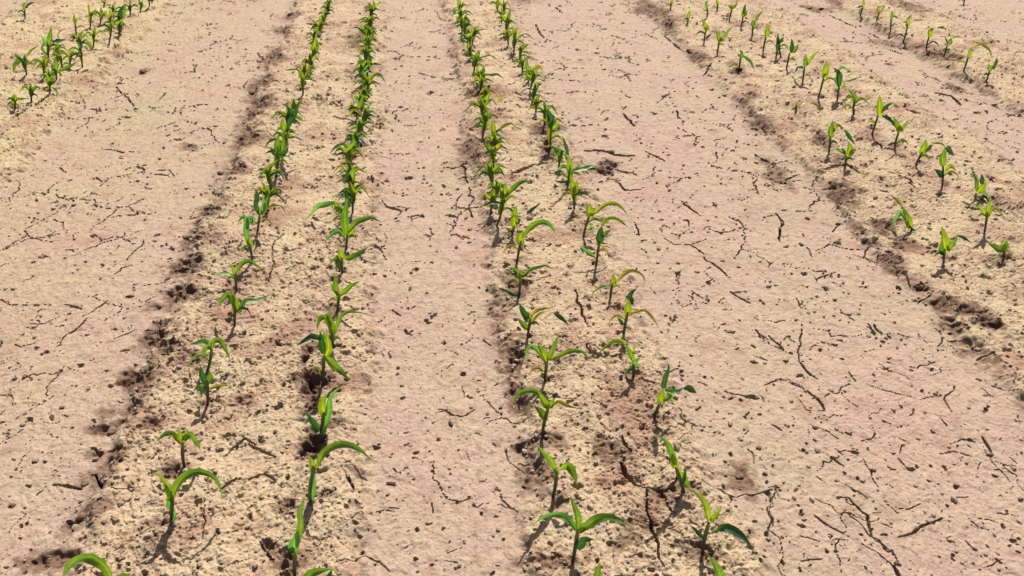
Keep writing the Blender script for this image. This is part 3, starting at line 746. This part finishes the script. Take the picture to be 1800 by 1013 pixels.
ROWS = {'A': "first central row", 'B': "second central row", 'C': "third central row",
        'D': "fourth central row", 'E': "right bed inner row", 'F': "right bed outer row",
        'G': "top right corner row", 'H': "farthest right row",
        'L': "top left row", 'K': "top left back row"}
ORD = ["first", "second", "third", "fourth", "fifth", "sixth", "seventh", "eighth", "ninth", "tenth", "eleventh", "twelfth",
       "thirteenth", "fourteenth", "fifteenth", "sixteenth", "seventeenth", "eighteenth", "nineteenth", "twentieth"]
ORD += ["twenty-" + o for o in ORD[:9]] + ["thirtieth"] + ["thirty-" + o for o in ORD[:9]] + ["fortieth"] + ["forty-" + o for o in ORD[:9]]

plants = []
for ox, oy, s, ln in parse(PLANTS, 'P'):
    body, look = ln.split('#')
    parts = [p.strip() for p in body.split('|')]
    hd = parts[0].split()
    cv = lambda q: (ox + float(q.split(',')[0]) / s, oy + float(q.split(',')[1]) / s)
    leaves = []
    for p in parts[1:]:
        a = p.split()
        leaves.append((a[0], float(a[1]), [cv(q) for q in a[2:]]))
    plants.append(dict(row=hd[0], base=cv(hd[1]), top=cv(hd[2]), leaves=leaves, look=look.strip()))
for r, gapk in (('A', .15), ('B', .095), ('C', .10), ('D', .12), ('L', .09), ('F', .16), ('G', .16)):
    grp = sorted([p for p in plants if p['row'] == r], key=lambda p: -p['base'][1])
    for a, b_ in zip(grp[:-1], grp[1:]):
        w0, w1 = on_z(*a['base'])[:2], on_z(*b_['base'])[:2]
        g = np.linalg.norm(w1 - w0)
        if w0[1] < 2.2 or g < gapk * 1.5: continue
        nfill = int(g / gapk) - 1
        for j in range(min(nfill, 3)):
            t = (j + 1) / (nfill + 1)
            q = w0 * (1 - t) + w1 * t + rng.normal(0, .012, 2)
            # back to the photo's pixels
            z = q[1] * math.cos(TH) + CAMH * math.sin(TH)
            bx, by = CX + F * q[0] / z, CY + F * (CAMH * math.cos(TH) - q[1] * math.sin(TH)) / z
            h = rng.uniform(.055, .085) * F / z
            lean = rng.normal(.08, .12) * h
            lv = [(rng.choice(['y', 'g', 'y']), 17, [(bx + lean * .6, by - h * .6), (bx + lean, by - h * 1.1), (bx + lean + rng.normal(0, .2) * h, by - h * 1.6)])]
            for sd in (-1, 1):
                L = h * rng.uniform(.5, 1.1)
                lv.append((rng.choice(['g', 'y', 't']), 10, [(bx + lean * .7, by - h * .7), (bx + sd * L * .5, by - h * rng.uniform(1., 1.3)), (bx + sd * L, by - h * rng.uniform(.5, 1.0))]))
            plants.append(dict(row=r, base=(bx, by), top=(bx + lean, by - h), leaves=lv, look=rng.choice(
                ["low between taller neighbours", "small and crowded by neighbours", "short, filling a narrow gap"])))
for r in ROWS:
    grp = sorted([p for p in plants if p['row'] == r], key=lambda p: -p['base'][1])
    for i, p in enumerate(grp): p['ord'] = i

def unproject_leaf(pts, y0, z0, k):
    """a leaf leaves the stem and swings towards or away from the viewer as it spreads"""
    out = []
    x_ref = on_y(pts[0][0], pts[0][1], y0)[0]
    for (px, py) in pts:
        q = on_y(px, py, y0)
        yy = y0 + k * abs(q[0] - x_ref)
        q = on_y(px, py, yy)
        gz = ground_z(q[0], q[1]) + .004
        if q[2] < gz:
            q = on_z(px, py, gz)
        out.append(q)
    return out

for p in plants:
    bx, by = p['base']
    z = 0.0
    for _ in range(4):
        b = on_z(bx, by, z); z = ground_z(b[0], b[1]) - .002
    b = on_z(bx, by, z)
    lab = "%s corn seedling" % ORD[p['ord']]
    root = put("corn_seedling", None)
    root.empty_display_size = .03
    root.location = b
    lab = "%s corn seedling from front, %s, %s" % (ORD[p['ord']], ROWS[p['row']], p['look'])
    if len(lab.split()) > 16: print("LONG", lab)
    root["label"] = lab
    root["category"] = "corn seedling"
    root["group"] = "corn seedlings growing in the rows"
    top = on_y(p['top'][0], p['top'][1], b[1])
    path = smooth_path([b - np.array([0, 0, .006]), b * .6 + top * .4 + np.array([rng.normal(0, .002), 0, 0]), top], 7)
    depth = b[1] * math.cos(TH) + CAMH * math.sin(TH)
    r0 = .0042 if depth < 3.2 else .0048
    put("stem", tube_mesh(path, np.linspace(r0, r0 * 1.15, 7) * np.array([1, .95, .95, 1, 1.05, 1, .7]), STEM, b), root)
    if depth > 2.1:                                  # thin low blades near the soil
        Hh = math.hypot(p['base'][0] - p['top'][0], p['base'][1] - p['top'][1])
        for _ in range(1):
            sd = rng.choice([-1, 1]); L = Hh * rng.uniform(.35, .8); f = rng.uniform(.3, .75)
            x0, y0 = p['base'][0] * (1 - f) + p['top'][0] * f, p['base'][1] * (1 - f) + p['top'][1] * f
            p['leaves'].append((rng.choice(['g', 'd', 't']), 8.5, [(x0, y0), (x0 + sd * L * .45, y0 - L * .3), (x0 + sd * L * .85, y0 - L * .15), (x0 + sd * L * 1.1, y0 + L * .25)]))
    if depth > 2.9 and p['row'] in 'ABCDL':          # the crowded far part of the rows: a few more short blades each
        Hh = math.hypot(p['base'][0] - p['top'][0], p['base'][1] - p['top'][1])
        for _ in range(3 if p['row'] == 'B' else 2 if p['row'] in 'AC' else 1):
            sd = rng.choice([-1, 1]); L = Hh * rng.uniform(.5, .95)
            x0, y0 = p['top'][0] * .8 + p['base'][0] * .2, p['top'][1] * .8 + p['base'][1] * .2
            up = rng.uniform(-.1, .9)
            ux = x0 + rng.normal(0, .07) * Hh
            p['leaves'].append((rng.choice(['g', 'y', 'g', 'y', 'd']), rng.uniform(13, 20), [(p['base'][0] * .6 + p['top'][0] * .4, p['base'][1] * .6 + p['top'][1] * .4), ((ux + x0) / 2, y0 - .1 * Hh), (ux + rng.normal(0, .12) * Hh, y0 - rng.uniform(.3, .75) * Hh)]))
            p['leaves'].append((rng.choice(['g', 'd', 'g', 'y']), 11.0, [(x0, y0), (x0 + sd * L * .5, y0 - up * L * .5 - 2), (x0 + sd * L, y0 - up * L * .5 + L * .12)]))
    for kind, w, pts in p['leaves']:
        k = rng.uniform(-.55, .45)
        q = unproject_leaf(pts, b[1], z, k)
        wp = smooth_path(q, 9 if len(q) < 4 else 14)
        put("leaf", leaf_mesh(wp, min(w, 25) / 1000 * (1.03 if depth < 2.6 else 1.35 if depth < 3.3 else 1.5), LEAF[kind], b, base_w=.75 if kind == 'y' else .5), root)

# ---------------------------------------------------------------- loose clods that can be picked apart
def blob_mesh(name, r, seed, mat, squash=.7):
    rr = np.random.default_rng(seed)
    import bmesh
    bm = bmesh.new(); bmesh.ops.create_icosphere(bm, subdivisions=2, radius=r)
    ph = rr.uniform(0, 6.28, 9); st = rr.uniform(.75, 1.35, 3)
    for v in bm.verts:
        c = v.co / r
        d = 1 + .16 * math.sin(3 * c.x + ph[0]) * math.sin(4 * c.y + ph[1]) + .12 * math.sin(7 * c.z + ph[2] + 5 * c.x) + rr.normal(0, .07)
        v.co = Vector((c.x * st[0], c.y * st[1], c.z * squash * st[2])) * r * d
    me = bpy.data.meshes.new(name); bm.to_mesh(me); bm.free(); me.materials.append(mat); return me
CL = [  # photo position, size in photo pixels, words
    (443, 162, 8, "small brown clod on the left bed edge, level with the crossing dark leaf"),
    (428, 245, 9, "dark brown clod at the left bed edge near a round hollow"),
    (388, 305, 8, "brown clod on the left edge beside a shade-toned damp hollow"),
    (378, 372, 8, "brown clod between two shade-toned damp hollows on the left edge"),
    (352, 422, 10, "broad brown clod in the shade-toned damp hollow of the left edge"),
    (322, 470, 8, "brown clod left of the yellow-hearted seedling"),
    (305, 522, 10, "rough brown clod beside the wide brown patch on the left"),
    (272, 592, 9, "crumbling clod on the left path side, above a dark hollow"),
    (250, 655, 8, "brown clod in the darkest hollow on the left edge"),
    (198, 760, 8, "brown clod at the lower left, above an arched crack"),
    (150, 850, 9, "dark clod beside the short thick crack at lower left"),
    (85, 983, 8, "clod in the brown patch at the lower left corner"),
    (252, 126, 7, "lone dark clod on the smooth left path"),
    (145, 912, 9, "flat light brown clod in the lower left"),
    (1075, 268, 7, "dark clod in the wide cross crack beside the fourth row"),
    (1298, 128, 7, "dark clod at the foot of a seedling on the right bed edge"),
    (1535, 432, 7, "brown clod on the right bed's left edge"),
    (1665, 577, 9, "biggest brown clod on the right bed edge by the right border"),
    (1615, 510, 6, "small clod on the right bed edge, above the biggest one"),
    (1568, 465, 6, "small brown clod left of the cup-shaped seedling"),
    (1300, 840, 8, "flat brown clod in the round brown patch right of the fourth row"),
    (1068, 797, 9, "reddish brown clod between the third and fourth rows"),
    (1740, 800, 6, "dark clod near the right border on the cracked path"),
]
for i, (px, py, rp, lab) in enumerate(CL):
    p = on_z(px, py); dep = p[1] * math.cos(TH) + CAMH * math.sin(TH)
    r = rp * dep / F * .8
    o = put("soil_clod", blob_mesh("soil_clod", r, 100 + i, CLOD))
    o.location = (p[0], p[1], ground_z(p[0], p[1]) + r * .22)
    o["label"] = lab; o["category"] = "soil clod"; o["group"] = "loose soil clods"

# ---------------------------------------------------------------- crumbs and plant residue nobody could count
def scatter(name, n, mat, size, bedprob, flat=.75, long=1.0):
    ph = (1 + 5 ** .5) / 2
    ico = np.array([(-1, ph, 0), (1, ph, 0), (-1, -ph, 0), (1, -ph, 0), (0, -1, ph), (0, 1, ph), (0, -1, -ph), (0, 1, -ph), (ph, 0, -1), (ph, 0, 1), (-ph, 0, -1), (-ph, 0, 1)]) / 1.9
    fc = np.array([(0, 11, 5), (0, 5, 1), (0, 1, 7), (0, 7, 10), (0, 10, 11), (1, 5, 9), (5, 11, 4), (11, 10, 2), (10, 7, 6), (7, 1, 8), (3, 9, 4), (3, 4, 2), (3, 2, 6), (3, 6, 8), (3, 8, 9), (4, 9, 5), (2, 4, 11), (6, 2, 10), (8, 6, 7), (9, 8, 1)])
    Vs, Fs = [], []
    k = 0
    while k < n:
        px, py = rng.uniform(-150, 1950), rng.uniform(-130, 1070)
        p = on_z(px, py)
        b = bedmask(p[:1], p[1:2])[0]
        if rng.random() > (bedprob if b > .4 else 1 - bedprob): continue
        dep = p[1] * math.cos(TH) + CAMH * math.sin(TH)
        r = rng.gamma(2.2, size / 2.2) * (dep / 2.4) ** .55
        r = min(r, size * 3.2)
        a = rng.uniform(0, 6.28); st = rng.uniform(.7, 1.3, 3) * np.array([long, 1, flat])
        v = ico * rng.uniform(.75, 1.25, (12, 1)) * st * r
        v = np.stack([v[:, 0] * math.cos(a) - v[:, 1] * math.sin(a), v[:, 0] * math.sin(a) + v[:, 1] * math.cos(a), v[:, 2]], 1)
        v += [p[0], p[1], ground_z(p[0], p[1]) + r * .3]
        Vs.append(v); Fs.append(fc + 12 * k); k += 1
    put(name, mesh_from(name, np.concatenate(Vs), np.concatenate(Fs), [mat], False), kind="stuff",
        label="small loose crumbs scattered over the dry soil" if name == "soil_crumbs" else "dark bits of old plant residue on the soil",
        category="soil crumbs" if name == "soil_crumbs" else "plant residue")
scatter("soil_crumbs", 12000, CRUMB, .0027, .72)
scatter("plant_residue", 450, DEBRIS, .0022, .55, .5, 2.2)
